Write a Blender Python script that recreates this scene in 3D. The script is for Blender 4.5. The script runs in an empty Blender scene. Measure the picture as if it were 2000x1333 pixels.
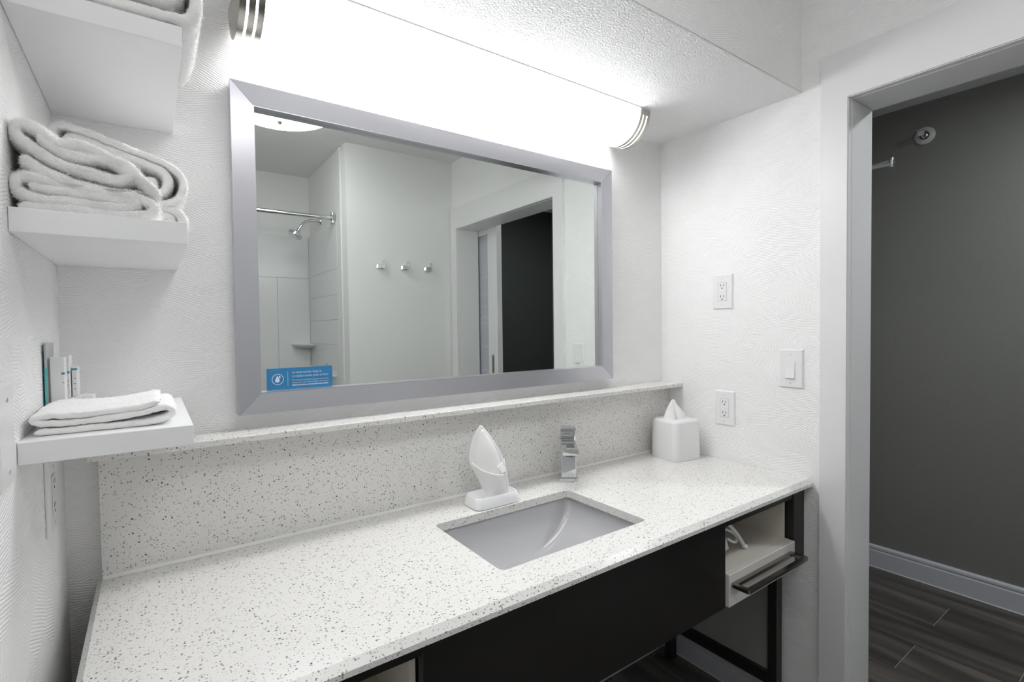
import bpy, bmesh, math, random
from math import pi, sin, cos, radians
from mathutils import Vector, Matrix, noise
import numpy as np

sc = bpy.context.scene
random.seed(7)
COL = sc.collection

# ------------------------------------------------------------------ camera
cam_d = bpy.data.cameras.new('camera'); cam = bpy.data.objects.new('camera', cam_d); COL.objects.link(cam)
F = Vector((0.580801, 0.81357806, -0.02758502)); R_ = Vector((0.81362032, -0.58125938, -0.01262972)); U = Vector((0.02630932, 0.01510838, 0.99953967))
CAM = Vector((0.15057, -1.35159, 1.35122))
M = Matrix((R_, U, -F)).transposed().to_4x4(); M.translation = CAM
cam.matrix_world = M
cam_d.sensor_width = 36.0; cam_d.sensor_fit = 'HORIZONTAL'; cam_d.lens = 986.125 / 2000 * 36.0
cam_d.clip_start = 0.01; cam_d.clip_end = 50
sc.camera = cam
# ------------------------------------------------------------------ world / exposure
w = bpy.data.worlds.new('world'); sc.world = w; w.use_nodes = True
w.node_tree.nodes['Background'].inputs[0].default_value = (0.75, 0.85, 1.0, 1)
w.node_tree.nodes['Background'].inputs[1].default_value = 0.0
vs = sc.view_settings; vs.view_transform = 'Standard'; vs.look = 'None'; vs.gamma = 1.0; vs.use_curve_mapping = False
vs.exposure = 0.04
sc.cycles.max_bounces = 16; sc.cycles.diffuse_bounces = 8; sc.cycles.glossy_bounces = 6
VANITY_EMIT = 10.6      # the half-round lamp over the mirror
DOME_EMIT = 9.0        # the round ceiling lamp of the room
HALL_WATTS = 14.5        # the ceiling lamp of the hall

# ------------------------------------------------------------------ measured dimensions (metres)
XR = 1.884; CT = 0.8457; ZS = 2.096; DS = 0.555; ZC = 2.50; XH = 3.382
DR = 1.802; XB = 1.149; DB = 2.702; WT = 0.15
DY0, DY1, DZ = 0.694, 1.717, 2.03

# ------------------------------------------------------------------ materials
def newmat(name):
    m = bpy.data.materials.new(name); m.use_nodes = True
    nt = m.node_tree; b = nt.nodes['Principled BSDF']
    return m, nt, b
def N(nt, t, **kw):
    n = nt.nodes.new(t)
    for k, v in kw.items(): setattr(n, k, v)
    return n
def math_node(nt, op, a, b=None, c=None):
    n = nt.nodes.new('ShaderNodeMath'); n.operation = op
    for i, v in enumerate((a, b, c)):
        if v is None: continue
        if isinstance(v, (int, float)): n.inputs[i].default_value = v
        else: nt.links.new(v, n.inputs[i])
    return n.outputs[0]
def simple(name, col, rough=0.5, metal=0.0, spec=0.5, bump=None, coat=0.0, var=0.0):
    m, nt, b = newmat(name)
    b.inputs['Base Color'].default_value = (*col, 1); b.inputs['Roughness'].default_value = rough
    b.inputs['Metallic'].default_value = metal; b.inputs['Specular IOR Level'].default_value = spec
    b.inputs['Coat Weight'].default_value = coat
    tc = N(nt, 'ShaderNodeTexCoord')
    nz = N(nt, 'ShaderNodeTexNoise'); nz.inputs['Scale'].default_value = bump[0] if bump else 12
    nz.inputs['Detail'].default_value = 4
    nt.links.new(tc.outputs['Object'], nz.inputs['Vector'])
    if var:
        mx = N(nt, 'ShaderNodeMix', data_type='RGBA'); mx.inputs[6].default_value = (*[c * (1 - var) for c in col], 1); mx.inputs[7].default_value = (*col, 1)
        nt.links.new(nz.outputs[0], mx.inputs[0]); nt.links.new(mx.outputs[2], b.inputs['Base Color'])
    if bump:
        bp = N(nt, 'ShaderNodeBump'); bp.inputs['Strength'].default_value = bump[1]; bp.inputs['Distance'].default_value = bump[2]
        nt.links.new(nz.outputs[0], bp.inputs['Height']); nt.links.new(bp.outputs[0], b.inputs['Normal'])
    return m

def wallpaper(name, axis, col=(0.90, 0.90, 0.895), strength=0.42, dist=0.0010):
    """woven wallpaper: patches of fine parallel threads lying at different angles"""
    m, nt, b = newmat(name); L = nt.links.new
    b.inputs['Base Color'].default_value = (*col, 1); b.inputs['Roughness'].default_value = 0.62; b.inputs['Specular IOR Level'].default_value = 0.3
    g = N(nt, 'ShaderNodeNewGeometry'); sp = N(nt, 'ShaderNodeSeparateXYZ'); L(g.outputs['Position'], sp.inputs[0])
    u = sp.outputs[axis]; v = sp.outputs[2]
    cb = N(nt, 'ShaderNodeCombineXYZ'); L(u, cb.inputs[0]); L(math_node(nt, 'MULTIPLY', v, 1.5), cb.inputs[1])
    nz = N(nt, 'ShaderNodeTexNoise'); nz.inputs['Scale'].default_value = 9; L(cb.outputs[0], nz.inputs['Vector'])
    ad = N(nt, 'ShaderNodeVectorMath', operation='MULTIPLY_ADD'); L(nz.outputs[1], ad.inputs[0]); ad.inputs[1].default_value = (0.05, 0.05, 0); L(cb.outputs[0], ad.inputs[2])
    vo = N(nt, 'ShaderNodeTexVoronoi'); vo.inputs['Scale'].default_value = 11; L(ad.outputs[0], vo.inputs['Vector'])
    sr = N(nt, 'ShaderNodeSeparateColor'); L(vo.outputs['Color'], sr.inputs[0])
    a = math_node(nt, 'MULTIPLY', math_node(nt, 'SUBTRACT', sr.outputs[0], 0.5), 1.1)
    ph = math_node(nt, 'ADD', math_node(nt, 'MULTIPLY', u, math_node(nt, 'SINE', a)), math_node(nt, 'MULTIPLY', v, math_node(nt, 'COSINE', a)))
    fine = N(nt, 'ShaderNodeTexNoise'); fine.inputs['Scale'].default_value = 90; L(cb.outputs[0], fine.inputs['Vector'])
    ph = math_node(nt, 'ADD', math_node(nt, 'MULTIPLY', ph, 2 * pi / 0.0052), math_node(nt, 'MULTIPLY', fine.outputs[0], 4.0))
    h = math_node(nt, 'SINE', ph)
    h = math_node(nt, 'ADD', h, math_node(nt, 'MULTIPLY', fine.outputs[0], 1.4))
    bp = N(nt, 'ShaderNodeBump'); bp.inputs['Strength'].default_value = strength; bp.inputs['Distance'].default_value = dist
    L(h, bp.inputs['Height']); L(bp.outputs[0], b.inputs['Normal'])
    return m

def quartz():
    m, nt, b = newmat('quartz'); L = nt.links.new
    b.inputs['Roughness'].default_value = 0.22; b.inputs['Specular IOR Level'].default_value = 0.45
    g = N(nt, 'ShaderNodeNewGeometry')
    nz = N(nt, 'ShaderNodeTexNoise'); nz.inputs['Scale'].default_value = 240; nz.inputs['Detail'].default_value = 1; L(g.outputs['Position'], nz.inputs['Vector'])
    ad = N(nt, 'ShaderNodeVectorMath', operation='MULTIPLY_ADD'); L(nz.outputs[1], ad.inputs[0]); ad.inputs[1].default_value = (0.0045,) * 3; L(g.outputs['Position'], ad.inputs[2])
    cur = None
    base = (0.785, 0.775, 0.75, 1)
    for scale, thr, span, cols in ((190, 0.20, 0.27, ((0.10, 0.095, 0.085, 1), (0.42, 0.40, 0.36, 1))), (105, 0.03, 0.25, ((0.24, 0.23, 0.20, 1), (0.50, 0.48, 0.44, 1))), (300, 0.17, 0.30, ((0.30, 0.28, 0.25, 1), (0.62, 0.60, 0.56, 1)))):
        vo = N(nt, 'ShaderNodeTexVoronoi'); vo.inputs['Scale'].default_value = scale; L(ad.outputs[0], vo.inputs['Vector'])
        se = N(nt, 'ShaderNodeSeparateColor'); L(vo.outputs['Color'], se.inputs[0])
        lim = math_node(nt, 'MULTIPLY', math_node(nt, 'SUBTRACT', se.outputs[0], 0.5), span * 2)
        hit = math_node(nt, 'LESS_THAN', vo.outputs['Distance'], math_node(nt, 'ADD', lim, thr * 0.5))
        ch = N(nt, 'ShaderNodeMix', data_type='RGBA'); ch.inputs[6].default_value = cols[0]; ch.inputs[7].default_value = cols[1]; L(se.outputs[1], ch.inputs[0])
        mx = N(nt, 'ShaderNodeMix', data_type='RGBA'); L(hit, mx.inputs[0]); L(ch.outputs[2], mx.inputs[7])
        if cur is None: mx.inputs[6].default_value = base
        else: L(cur, mx.inputs[6])
        cur = mx.outputs[2]
    L(cur, b.inputs['Base Color'])
    return m

def plank_mat():
    m, nt, b = newmat('floor_tile_wood_look'); L = nt.links.new
    oi = N(nt, 'ShaderNodeObjectInfo'); g = N(nt, 'ShaderNodeNewGeometry')
    mp = N(nt, 'ShaderNodeMapping'); mp.inputs['Scale'].default_value = (8, .8, 1); L(g.outputs['Position'], mp.inputs[0])
    cb = N(nt, 'ShaderNodeCombineXYZ'); L(math_node(nt, 'MULTIPLY', oi.outputs['Random'], 40), cb.inputs[0]); L(math_node(nt, 'MULTIPLY', oi.outputs['Random'], 17), cb.inputs[1])
    ad = N(nt, 'ShaderNodeVectorMath', operation='ADD'); L(mp.outputs[0], ad.inputs[0]); L(cb.outputs[0], ad.inputs[1])
    nz = N(nt, 'ShaderNodeTexNoise'); nz.inputs['Scale'].default_value = 1.0; nz.inputs['Detail'].default_value = 7; nz.inputs['Distortion'].default_value = 0.6; L(ad.outputs[0], nz.inputs['Vector'])
    cr = N(nt, 'ShaderNodeValToRGB'); L(nz.outputs[0], cr.inputs[0])
    cr.color_ramp.elements[0].position = 0.30; cr.color_ramp.elements[0].color = (0.030, 0.027, 0.024, 1)
    cr.color_ramp.elements[1].position = 0.68; cr.color_ramp.elements[1].color = (0.165, 0.140, 0.126, 1)
    e = cr.color_ramp.elements.new(0.5); e.color = (0.070, 0.064, 0.057, 1)
    L(cr.outputs[0], b.inputs['Base Color']); b.inputs['Roughness'].default_value = 0.42
    return m

def emit(name, col, s):
    m, nt, b = newmat(name)
    b.inputs['Base Color'].default_value = (0.8, 0.8, 0.8, 1); b.inputs['Roughness'].default_value = 0.3
    b.inputs['Emission Color'].default_value = (*col, 1); b.inputs['Emission Strength'].default_value = s
    return m

M_WX = wallpaper('wallpaper_back', 0); M_WY = wallpaper('wallpaper_side', 1)
M_SOFFIT = simple('soffit_orange_peel', (0.90, 0.90, 0.895), 0.6, bump=(190, 1.0, 0.006))
M_PAINT = simple('painted_wall', (0.83, 0.83, 0.82), 0.55, bump=(300, 0.2, 0.002))
M_CEIL = simple('ceiling_paint', (0.80, 0.80, 0.79), 0.7, bump=(200, 0.4, 0.002))
M_HALL = simple('hall_grey_paint', (0.20, 0.20, 0.185), 0.6, bump=(260, 0.5, 0.003))
M_UNLIT = simple('unlit_room_shade', (0.030, 0.033, 0.031), 0.7)  # near-black colour stands in for the darkness of an unlit room
M_TRIM = simple('white_trim_paint', (0.78, 0.78, 0.78), 0.35, bump=(60, 0.05, 0.001))
M_BASE = simple('baseboard_paint', (0.55, 0.56, 0.60), 0.4)
M_BASEBATH = simple('bath_baseboard_paint', (0.70, 0.70, 0.70), 0.4)
M_CAULK = simple('caulk', (0.82, 0.82, 0.80), 0.5)
M_GROUT = simple('grout', (0.42, 0.41, 0.39), 0.9)
M_PLANK = plank_mat()
M_SHELF = simple('white_melamine', (0.90, 0.90, 0.905), 0.32)
M_QUARTZ = quartz()
M_CERAMIC = simple('white_ceramic', (0.93, 0.93, 0.945), 0.08, coat=0.4)
M_PLASTIC = simple('white_plastic', (0.82, 0.82, 0.82), 0.28)
M_SLOT = simple('dark_slot', (0.03, 0.03, 0.03), 0.6)
M_CHROME = simple('chrome', (0.72, 0.73, 0.74), 0.06, 1.0)
M_NICKEL = simple('brushed_nickel', (0.50, 0.48, 0.44), 0.28, 1.0)
M_STEEL = simple('dark_handle_steel', (0.30, 0.29, 0.27), 0.25, 1.0)
M_BLACK = simple('espresso_laminate', (0.007, 0.006, 0.0052), 0.36)
M_FRAMEBLK = simple('black_steel_frame', (0.014, 0.013, 0.012), 0.42)
M_SIDE = simple('grey_side_panel', (0.30, 0.30, 0.285), 0.5)
M_CREAM = simple('cream_melamine', (0.66, 0.62, 0.55), 0.4)
M_CREAMF = simple('cream_drawer_front', (0.68, 0.66, 0.62), 0.35)
M_GLASS_FROST = simple('frosted_glass', (0.50, 0.51, 0.56), 0.35)
M_ETCH = simple('etched_ring', (0.60, 0.61, 0.66), 0.6)
M_SURROUND = simple('tub_surround', (0.76, 0.77, 0.77), 0.22, bump=(6, 0.05, 0.004))
M_TOWEL = simple('terry_cotton', (0.955, 0.955, 0.94), 0.95, spec=0.1, bump=(520, 0.7, 0.003))
M_CLOTH = simple('white_washcloth', (0.93, 0.93, 0.92), 0.95, spec=0.1, bump=(700, 0.5, 0.002))
M_TISSUE = simple('tissue_paper', (0.86, 0.86, 0.86), 0.9, spec=0.1)
M_LAMP = emit('vanity_lamp_shade', (0.985, 0.99, 1.0), VANITY_EMIT)
M_DOME = emit('ceiling_lamp_glass', (0.99, 0.99, 1.0), DOME_EMIT)
M_BLUE = simple('blue_card', (0.035, 0.235, 0.50), 0.4)
M_INK = simple('white_print', (0.80, 0.83, 0.87), 0.5)
M_TEAL = simple('teal_print', (0.06, 0.30, 0.38), 0.45)
M_GREY = simple('grey_print', (0.30, 0.32, 0.34), 0.5)
M_ACRYL = simple('grey_card', (0.52, 0.55, 0.58), 0.25)
M_TEALCARD = simple('teal_card', (0.10, 0.46, 0.47), 0.3)
M_CARTON = simple('white_carton', (0.82, 0.82, 0.81), 0.45)
M_SPRINK = simple('sprinkler_grey', (0.55, 0.55, 0.53), 0.4)

def brushed(name, axis):
    m, nt, b = newmat(name); L = nt.links.new
    b.inputs['Metallic'].default_value = 1.0; b.inputs['Base Color'].default_value = (0.66, 0.66, 0.70, 1)
    g = N(nt, 'ShaderNodeNewGeometry'); mp = N(nt, 'ShaderNodeMapping')
    s = [900, 900, 900]; s[axis] = 6
    mp.inputs['Scale'].default_value = s; L(g.outputs['Position'], mp.inputs[0])
    nz = N(nt, 'ShaderNodeTexNoise'); nz.inputs['Scale'].default_value = 1; nz.inputs['Detail'].default_value = 2; L(mp.outputs[0], nz.inputs['Vector'])
    L(math_node(nt, 'MULTIPLY_ADD', nz.outputs[0], 0.14, 0.26), b.inputs['Roughness'])
    b.inputs['Anisotropic'].default_value = 0.5
    return m
M_ALU_X = brushed('brushed_aluminium_h', 0); M_ALU_Z = brushed('brushed_aluminium_v', 2)
def mirror_mat():
    m, nt, b = newmat('mirror_silver')
    b.inputs['Metallic'].default_value = 1.0; b.inputs['Roughness'].default_value = 0.0; b.inputs['Base Color'].default_value = (0.80, 0.835, 0.81, 1)
    return m
M_MIRROR = mirror_mat()

# ------------------------------------------------------------------ object helpers
def wloc(o):
    v = Vector((0, 0, 0))
    while o: v += o.location; o = o.parent
    return v
def tag(o, label=None, cat=None, group=None, kind=None):
    if label: o['label'] = label
    if cat: o['category'] = cat
    if group: o['group'] = group
    if kind: o['kind'] = kind
    return o
def thing(name, label, cat, loc, rotz=0.0, group=None):
    o = bpy.data.objects.new(name, None); COL.objects.link(o); o.location = loc; o.rotation_euler = (0, 0, rotz); o.empty_display_size = 0.05
    return tag(o, label, cat, group)
def obj(name, bm, mat, parent=None, world=True, smooth=False, loc=None):
    """links bm as one mesh; world=True: vertices were given in world coordinates"""
    me = bpy.data.meshes.new(name)
    bmesh.ops.recalc_face_normals(bm, faces=bm.faces)
    base = wloc(parent) if parent else Vector((0, 0, 0))
    if world:
        if loc is None:
            if bm.verts:
                cs = [v.co for v in bm.verts]
                loc = Vector([(min(c[i] for c in cs) + max(c[i] for c in cs)) / 2 for i in range(3)])
                loc.z = min(c.z for c in cs)
            else: loc = Vector((0, 0, 0))
        bmesh.ops.translate(bm, verts=bm.verts, vec=-Vector(loc))
        o_loc = Vector(loc) - base
    else: o_loc = Vector(loc) if loc is not None else Vector((0, 0, 0))
    bm.to_mesh(me); bm.free()
    me.materials.append(mat)
    if smooth:
        for p in me.polygons: p.use_smooth = True
        if smooth != 'all':
            try: me.set_sharp_from_angle(angle=radians(35))
            except Exception: pass
    o = bpy.data.objects.new(name, me); COL.objects.link(o); o.location = o_loc
    if parent: o.parent = parent
    return o
def struct(name, bm, mat, **k): return tag(obj(name, bm, mat, **k), kind='structure')
def box(bm, x0, x1, y0, y1, z0, z1, bev=0.0, seg=2):
    r = bmesh.ops.create_cube(bm, size=1.0); vs_ = r['verts']
    for v in vs_:
        v.co = Vector((x0 + (v.co.x + .5) * (x1 - x0), y0 + (v.co.y + .5) * (y1 - y0), z0 + (v.co.z + .5) * (z1 - z0)))
    if bev:
        es = list({e for v in vs_ for e in v.link_edges})
        bmesh.ops.bevel(bm, geom=es, offset=bev, segments=seg, affect='EDGES', profile=0.5)
    return bm
def B(*a, **k): return box(bmesh.new(), *a, **k)
def boxes(lst, bev=0.0):
    bm = bmesh.new()
    for a in lst: box(bm, *a, bev=bev)
    return bm
def ring_verts(bm, pts): return [bm.verts.new(p) for p in pts]
def loft(bm, rings, cap0=True, cap1=True, closed=True):
    rs = [ring_verts(bm, r) for r in rings]; n = len(rs[0])
    for a, b in zip(rs, rs[1:]):
        for i in range(n if closed else n - 1):
            j = (i + 1) % n; bm.faces.new((a[i], a[j], b[j], b[i]))
    if cap0: bm.faces.new(list(reversed(rs[0])))
    if cap1: bm.faces.new(rs[-1])
    return rs
def rrect(x0, x1, y0, y1, r, z, n=6):
    pts = []
    for cx, cy, a0 in ((x1 - r, y1 - r, 0), (x0 + r, y1 - r, 90), (x0 + r, y0 + r, 180), (x1 - r, y0 + r, 270)):
        for k in range(n + 1):
            a = radians(a0 + 90 * k / n); pts.append((cx + r * cos(a), cy + r * sin(a), z))
    return pts
def tube(bm, pts, r, n=10, cap=True):
    pts = [Vector(p) for p in pts]; rings = []; prev = None
    for i, p in enumerate(pts):
        t = (pts[min(i + 1, len(pts) - 1)] - pts[max(i - 1, 0)]).normalized()
        a = prev if prev is not None else (Vector((0, 0, 1)) if abs(t.z) < 0.9 else Vector((1, 0, 0)))
        a = (a - t * a.dot(t)).normalized(); b = t.cross(a); prev = a
        rr = r[i] if isinstance(r, (list, tuple)) else r
        rings.append([p + a * rr * cos(2 * pi * k / n) + b * rr * sin(2 * pi * k / n) for k in range(n)])
    loft(bm, rings, cap, cap); return bm
def lathe(bm, prof, axis_o, axis=(0, 0, 1), n=32):
    ax = Vector(axis).normalized(); a = Vector((0, 0, 1)) if abs(ax.z) < .9 else Vector((1, 0, 0)); a = (a - ax * a.dot(ax)).normalized(); b = ax.cross(a); o = Vector(axis_o)
    rings = [[o + ax * h + (a * cos(2 * pi * k / n) + b * sin(2 * pi * k / n)) * max(r, 1e-5) for k in range(n)] for r, h in prof]
    loft(bm, rings); return bm
def catmull(P, n):
    P = [Vector((*p, 0)) if len(p) == 2 else Vector(p) for p in P]; out = []
    Q = [P[0] * 2 - P[1]] + P + [P[-1] * 2 - P[-2]]
    d = [0]
    for a, b in zip(P, P[1:]): d.append(d[-1] + (b - a).length)
    for k in range(n):
        s = d[-1] * k / (n - 1); i = 0
        while i < len(P) - 2 and s > d[i + 1]: i += 1
        t = (s - d[i]) / max(d[i + 1] - d[i], 1e-9); p0, p1, p2, p3 = Q[i:i + 4]
        out.append(0.5 * ((2 * p1) + (-p0 + p2) * t + (2 * p0 - 5 * p1 + 4 * p2 - p3) * t * t + (-p0 + 3 * p1 - 3 * p2 + p3) * t ** 3))
    return out
def unproj(px, py, Y):
    """point of the vertical plane at depth Y that the camera sees at a photo position (used once, to measure towel folds)"""
    d = F + R_ * (px - 1000) / 986.125 - U * (py - 666.5) / 986.125
    q = CAM + d * ((Y - CAM.y) / d.y); return q.x, q.z

# ================================================================== SETTING
T = 0.12
struct('wall_back', B(-T, XR + WT, 0, T, 0, 2.62), M_WX)
struct('wall_left', B(-T, 0, -DB - T, 0, 0, 2.62), M_WY)
struct('wall_right', boxes([(XR, XR + WT, -DY0 + .012, 0, 0, 2.62), (XR, XR + WT, -DY1 - .012, -DY0 + .012, DZ + .012, 2.62), (XR, XR + WT, -DR, -DY1 - .012, 0, 2.62)]), M_WY)
struct('wall_opposite', B(XB, XR + WT, -DB - T, -DR, 0, 2.62), M_PAINT)
struct('wall_shower', B(-T, XB, -DB - T, -DB, 0, 2.62), M_PAINT)
struct('ceiling', B(-T, XR + WT, -DB - T, -DS, ZC, ZC + T), M_CEIL)
def soffit():
    o = struct('ceiling_soffit', B(0, XR, -DS, 0, ZS, ZS + .004), M_SOFFIT)
    tag(obj('front_face', B(0, XR, -DS, -DS + .03, ZS + .0058, 2.62), M_WX, o))
    return o
soffit()
# hall
struct('wall_hall', B(XH, XH + T, -2.62, .2, 0, 2.6), M_HALL)
struct('wall_hall_end', B(XR + WT, XH + T, -.15, -.03, 0, 2.6), M_HALL)
struct('ceiling_hall', B(XR + WT, XH + T, -2.82, .2, 2.468, 2.6), M_CEIL)
struct('wall_hall_dark_added', B(XR + WT, XH + T, -2.62, -2.50, 0, 2.6), M_UNLIT)  # added closing wall; the gloom beyond the doorway is put into its colour
# floor with wood look plank tiles
fl = struct('floor', B(-T, XH + T, -2.82, .12, -.1, -.0025), M_GROUT)
pitch, tlen = 0.2316, 0.914
meshes = {}
k = 0
for row in range(-3, 15):
    x1 = 3.1775 - pitch * row; x0 = x1 - pitch
    j0 = -0.633 if row % 2 == 0 else -0.937
    for t in range(-4, 5):
        y0, y1 = j0 + t * tlen, j0 + (t + 1) * tlen
        ax0, ax1, ay0, ay1 = max(x0, 0), min(x1, XH), max(y0, -2.5), min(y1, 0)
        if ax1 - ax0 < .02 or ay1 - ay0 < .02: continue
        if ay1 - ay0 < .02: continue
        bm = B(ax0 + .0014, ax1 - .0014, ay0 + .0014, ay1 - .0014, -.010, 0.0, bev=.0008, seg=1)
        obj('plank_tile', bm, M_PLANK, fl); k += 1
# baseboards
def baseboard(name, bm, mat): return struct(name, bm, mat)
def prof_base(x0, x1, y0, y1, h, ax, thick, sign):
    """moulded baseboard; runs along Y (ax='Y', wall at x0) or X (ax='X', wall at y0); sign = room side"""
    pr = [(0, 0), (thick, 0), (thick, h * .74), (thick * .75, h * .80), (thick * .95, h * .86), (thick * .9, h * .94), (thick * .35, h), (0, h)]
    bm = bmesh.new()
    if ax == 'Y': rings = [[(x0 + sign * d, y, z) for d, z in pr] for y in (y0, y1)]
    else: rings = [[(x, y0 + sign * d, z) for d, z in pr] for x in (x0, x1)]
    loft(bm, rings); return bm
bh = baseboard('baseboard_hall', prof_base(XH, 0, -2.50, -.15, .122, 'Y', .016, -1), M_BASE)
obj('caulk_line', B(XH - .019, XH - .0155, -2.50, -.15, .0005, .004), M_CAULK, bh)
br = baseboard('baseboard_right', prof_base(XR, 0, -.62, 0, .086, 'Y', .012, -1), M_BASE)
obj('caulk_line', B(XR - .0145, XR - .0118, -.62, -.012, .0005, .003), M_CAULK, br)
baseboard('baseboard_back', prof_base(0, XR - .012, 0, 0, .086, 'X', .012, -1), M_BASE)
baseboard('baseboard_left', prof_base(0, 0, -DB, -.012, .086, 'Y', .012, 1), M_BASE)
# door casing and jamb lining
c0 = XR - .018
def casing(name, y0, y1, z0, z1, bead):
    o = struct(name, B(c0, XR, y0, y1, z0, z1), M_TRIM)
    obj('bead', bead, M_TRIM, o); return o
casing('trim_1', -DY0, -.620, 0, DZ, B(c0 + .004, XR + .0075, -DY0 - .0025, -DY0 - .0001, 0, DZ - .003))
casing('trim_2', -1.794, -.620, DZ, 2.174, B(c0 + .004, XR + .0075, -DY1, -DY0, DZ - .0025, DZ - .0001))
casing('trim_3', -1.794, -DY1, 0, DZ, B(c0 + .004, XR + .0075, -DY1 + .0001, -DY1 + .0025, 0, DZ - .003))
struct('trim_4', boxes([(XR + .008, XR + WT + .006, -DY0 - .004, -DY0 + .0118, 0, DZ - .0042), (XR + .008, XR + WT + .006, -DY1 - .0118, -DY1 + .004, 0, DZ - .0042), (XR + .008, XR + WT + .006, -DY1 - .0118, -DY0 + .0118, DZ - .004, DZ + .0118)]), M_TRIM)
# tub surround: rows of moulded tiles on the side wall, two panels on the rear wall
sr = thing('tub_surround', 'glossy white tub surround with tile joints in the shower alcove, seen in the mirror', 'surround', (XB, -DB, 0.4))
zs = [.40, .59, .755, .92, 1.085, 1.25, 1.415, 1.58, 1.745, 2.05]
for z0, z1 in zip(zs, zs[1:]): obj('tile', B(XB - .012, XB - .0005, -DB + .012, -1.975, z0 + .0006, z1 - .0006, bev=.0008, seg=1), M_SURROUND, sr)
for x0, x1, z0, z1 in ((0.0, .911, .4, 1.737), (.911, XB - .012, .4, 1.737), (0, XB - .012, 1.737, 2.05)):
    obj('panel', B(x0 + .0006, x1 - .0006, -DB + .0005, -DB + .012, z0 + .0006, z1 - .0006, bev=.001, seg=1), M_SURROUND, sr)
obj('soap_ledge', B(XB - .040, XB - .0125, -2.180, -2.035, 1.038, 1.050, bev=.003, seg=2), M_SURROUND, sr)
obj('edge_strip', B(XB - .010, XB - .0005, -1.972, -1.90, .4, ZC - .001), M_TRIM, sr)

# ================================================================== COUNTERTOP, BACKSPLASH
CTB = .824; CL = .050
ctp = thing('countertop', 'white speckled quartz vanity countertop around the sink basin', 'countertop', (XR / 2, -.3, CTB))
SX0, SX1, SY0, SY1 = .728, 1.184, -.496, -.189
def counter():
    bm = bmesh.new()
    hole = rrect(SX0, SX1, SY0, SY1, .014, CT, 5)
    top = [(CL + .006, -.583), (XR - .001, -.583), (XR - .001, -.0015), (CL + .006, -.0015)]
    mid = [(CL - .004, -.595), (XR - .001, -.595), (XR - .001, -.0015), (CL - .004, -.0015)]
    vt = [bm.verts.new((x, y, CT)) for x, y in top]; vm = [bm.verts.new((x, y, CT - .012)) for x, y in mid]; vb = [bm.verts.new((x, y, CTB)) for x, y in mid]
    ht = [bm.verts.new(p) for p in hole]; hb = [bm.verts.new((p[0], p[1], CTB)) for p in hole]
    for a, b in ((vt, vm), (vm, vb)):
        for i in range(4): bm.faces.new((a[i], a[(i + 1) % 4], b[(i + 1) % 4], b[i]))
    n = len(ht)
    for i in range(n): bm.faces.new((ht[i], ht[(i + 1) % n], hb[(i + 1) % n], hb[i]))
    for o, h in ((vt, ht), (vb, hb)):
        es = [bm.edges.get((o[i], o[(i + 1) % 4])) for i in range(4)] + [bm.edges.get((h[i], h[(i + 1) % n])) for i in range(n)]
        bmesh.ops.triangle_fill(bm, edges=es, use_beauty=True)
    return bm
obj('slab', counter(), M_QUARTZ, ctp)
bs = thing('backsplash', 'speckled quartz backsplash panel with caulked foot behind the sink', 'backsplash', (XR / 2, -.015, CT))
obj('panel', B(.056, XR - .002, -.034, -.001, CT + .0005, 1.1025), M_QUARTZ, bs)
bm = bmesh.new(); loft(bm, [[(x, -.034, CT + .0005), (x, -.040, CT + .0005), (x, -.0375, CT + .004), (x, -.034, CT + .0065)] for x in (.057, XR - .002)])
obj('caulk_bead', bm, M_CAULK, bs)
lg = tag(obj('backsplash_ledge', B(.044, XR - .001, -.102, -.001, 1.103, 1.1175, bev=.0015, seg=1), M_QUARTZ), 'narrow speckled quartz ledge on top of the backsplash, under the mirror', 'ledge')

# ================================================================== SINK
sk = thing('sink_basin', 'white ceramic undermount sink basin with sloping curved sides', 'sink', ((SX0 + SX1) / 2, (SY0 + SY1) / 2, CTB - .17))
def basin():
    bm = bmesh.new(); rings = []
    x0, x1, y0, y1 = SX0 - .006, SX1 + .006, SY0 - .006, SY1 + .006
    rings.append(rrect(x0 - .02, x1 + .02, y0 - .02, y1 + .02, .03, CTB - .002, 8))
    K = 20
    for i in range(K + 1):
        t = i / K; a = t * pi / 2
        z = CTB - .002 - .122 * sin(a); f = 1 - cos(a)
        ix = f * .205; iy = .060 * t ** 1.25 + .06 * max(0, t - .85)
        rings.append(rrect(x0 + ix, x1 - ix, y0 + iy, y1 - iy, .018 + .006 * f, z, 8))
    loft(bm, rings, cap0=False, cap1=True)
    bmesh.ops.solidify(bm, geom=bm.faces[:], thickness=-.008)
    return bm
obj('bowl', basin(), M_CERAMIC, sk, smooth=True)
cx, cy = (SX0 + SX1) / 2, (SY0 + SY1) / 2
obj('drain', lathe(bmesh.new(), [(0, .004), (.018, .004), (.022, .002), (.022, 0), (0, 0)], (cx, cy, CTB - .1237), n=24), M_CHROME, sk, smooth=True)

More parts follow.
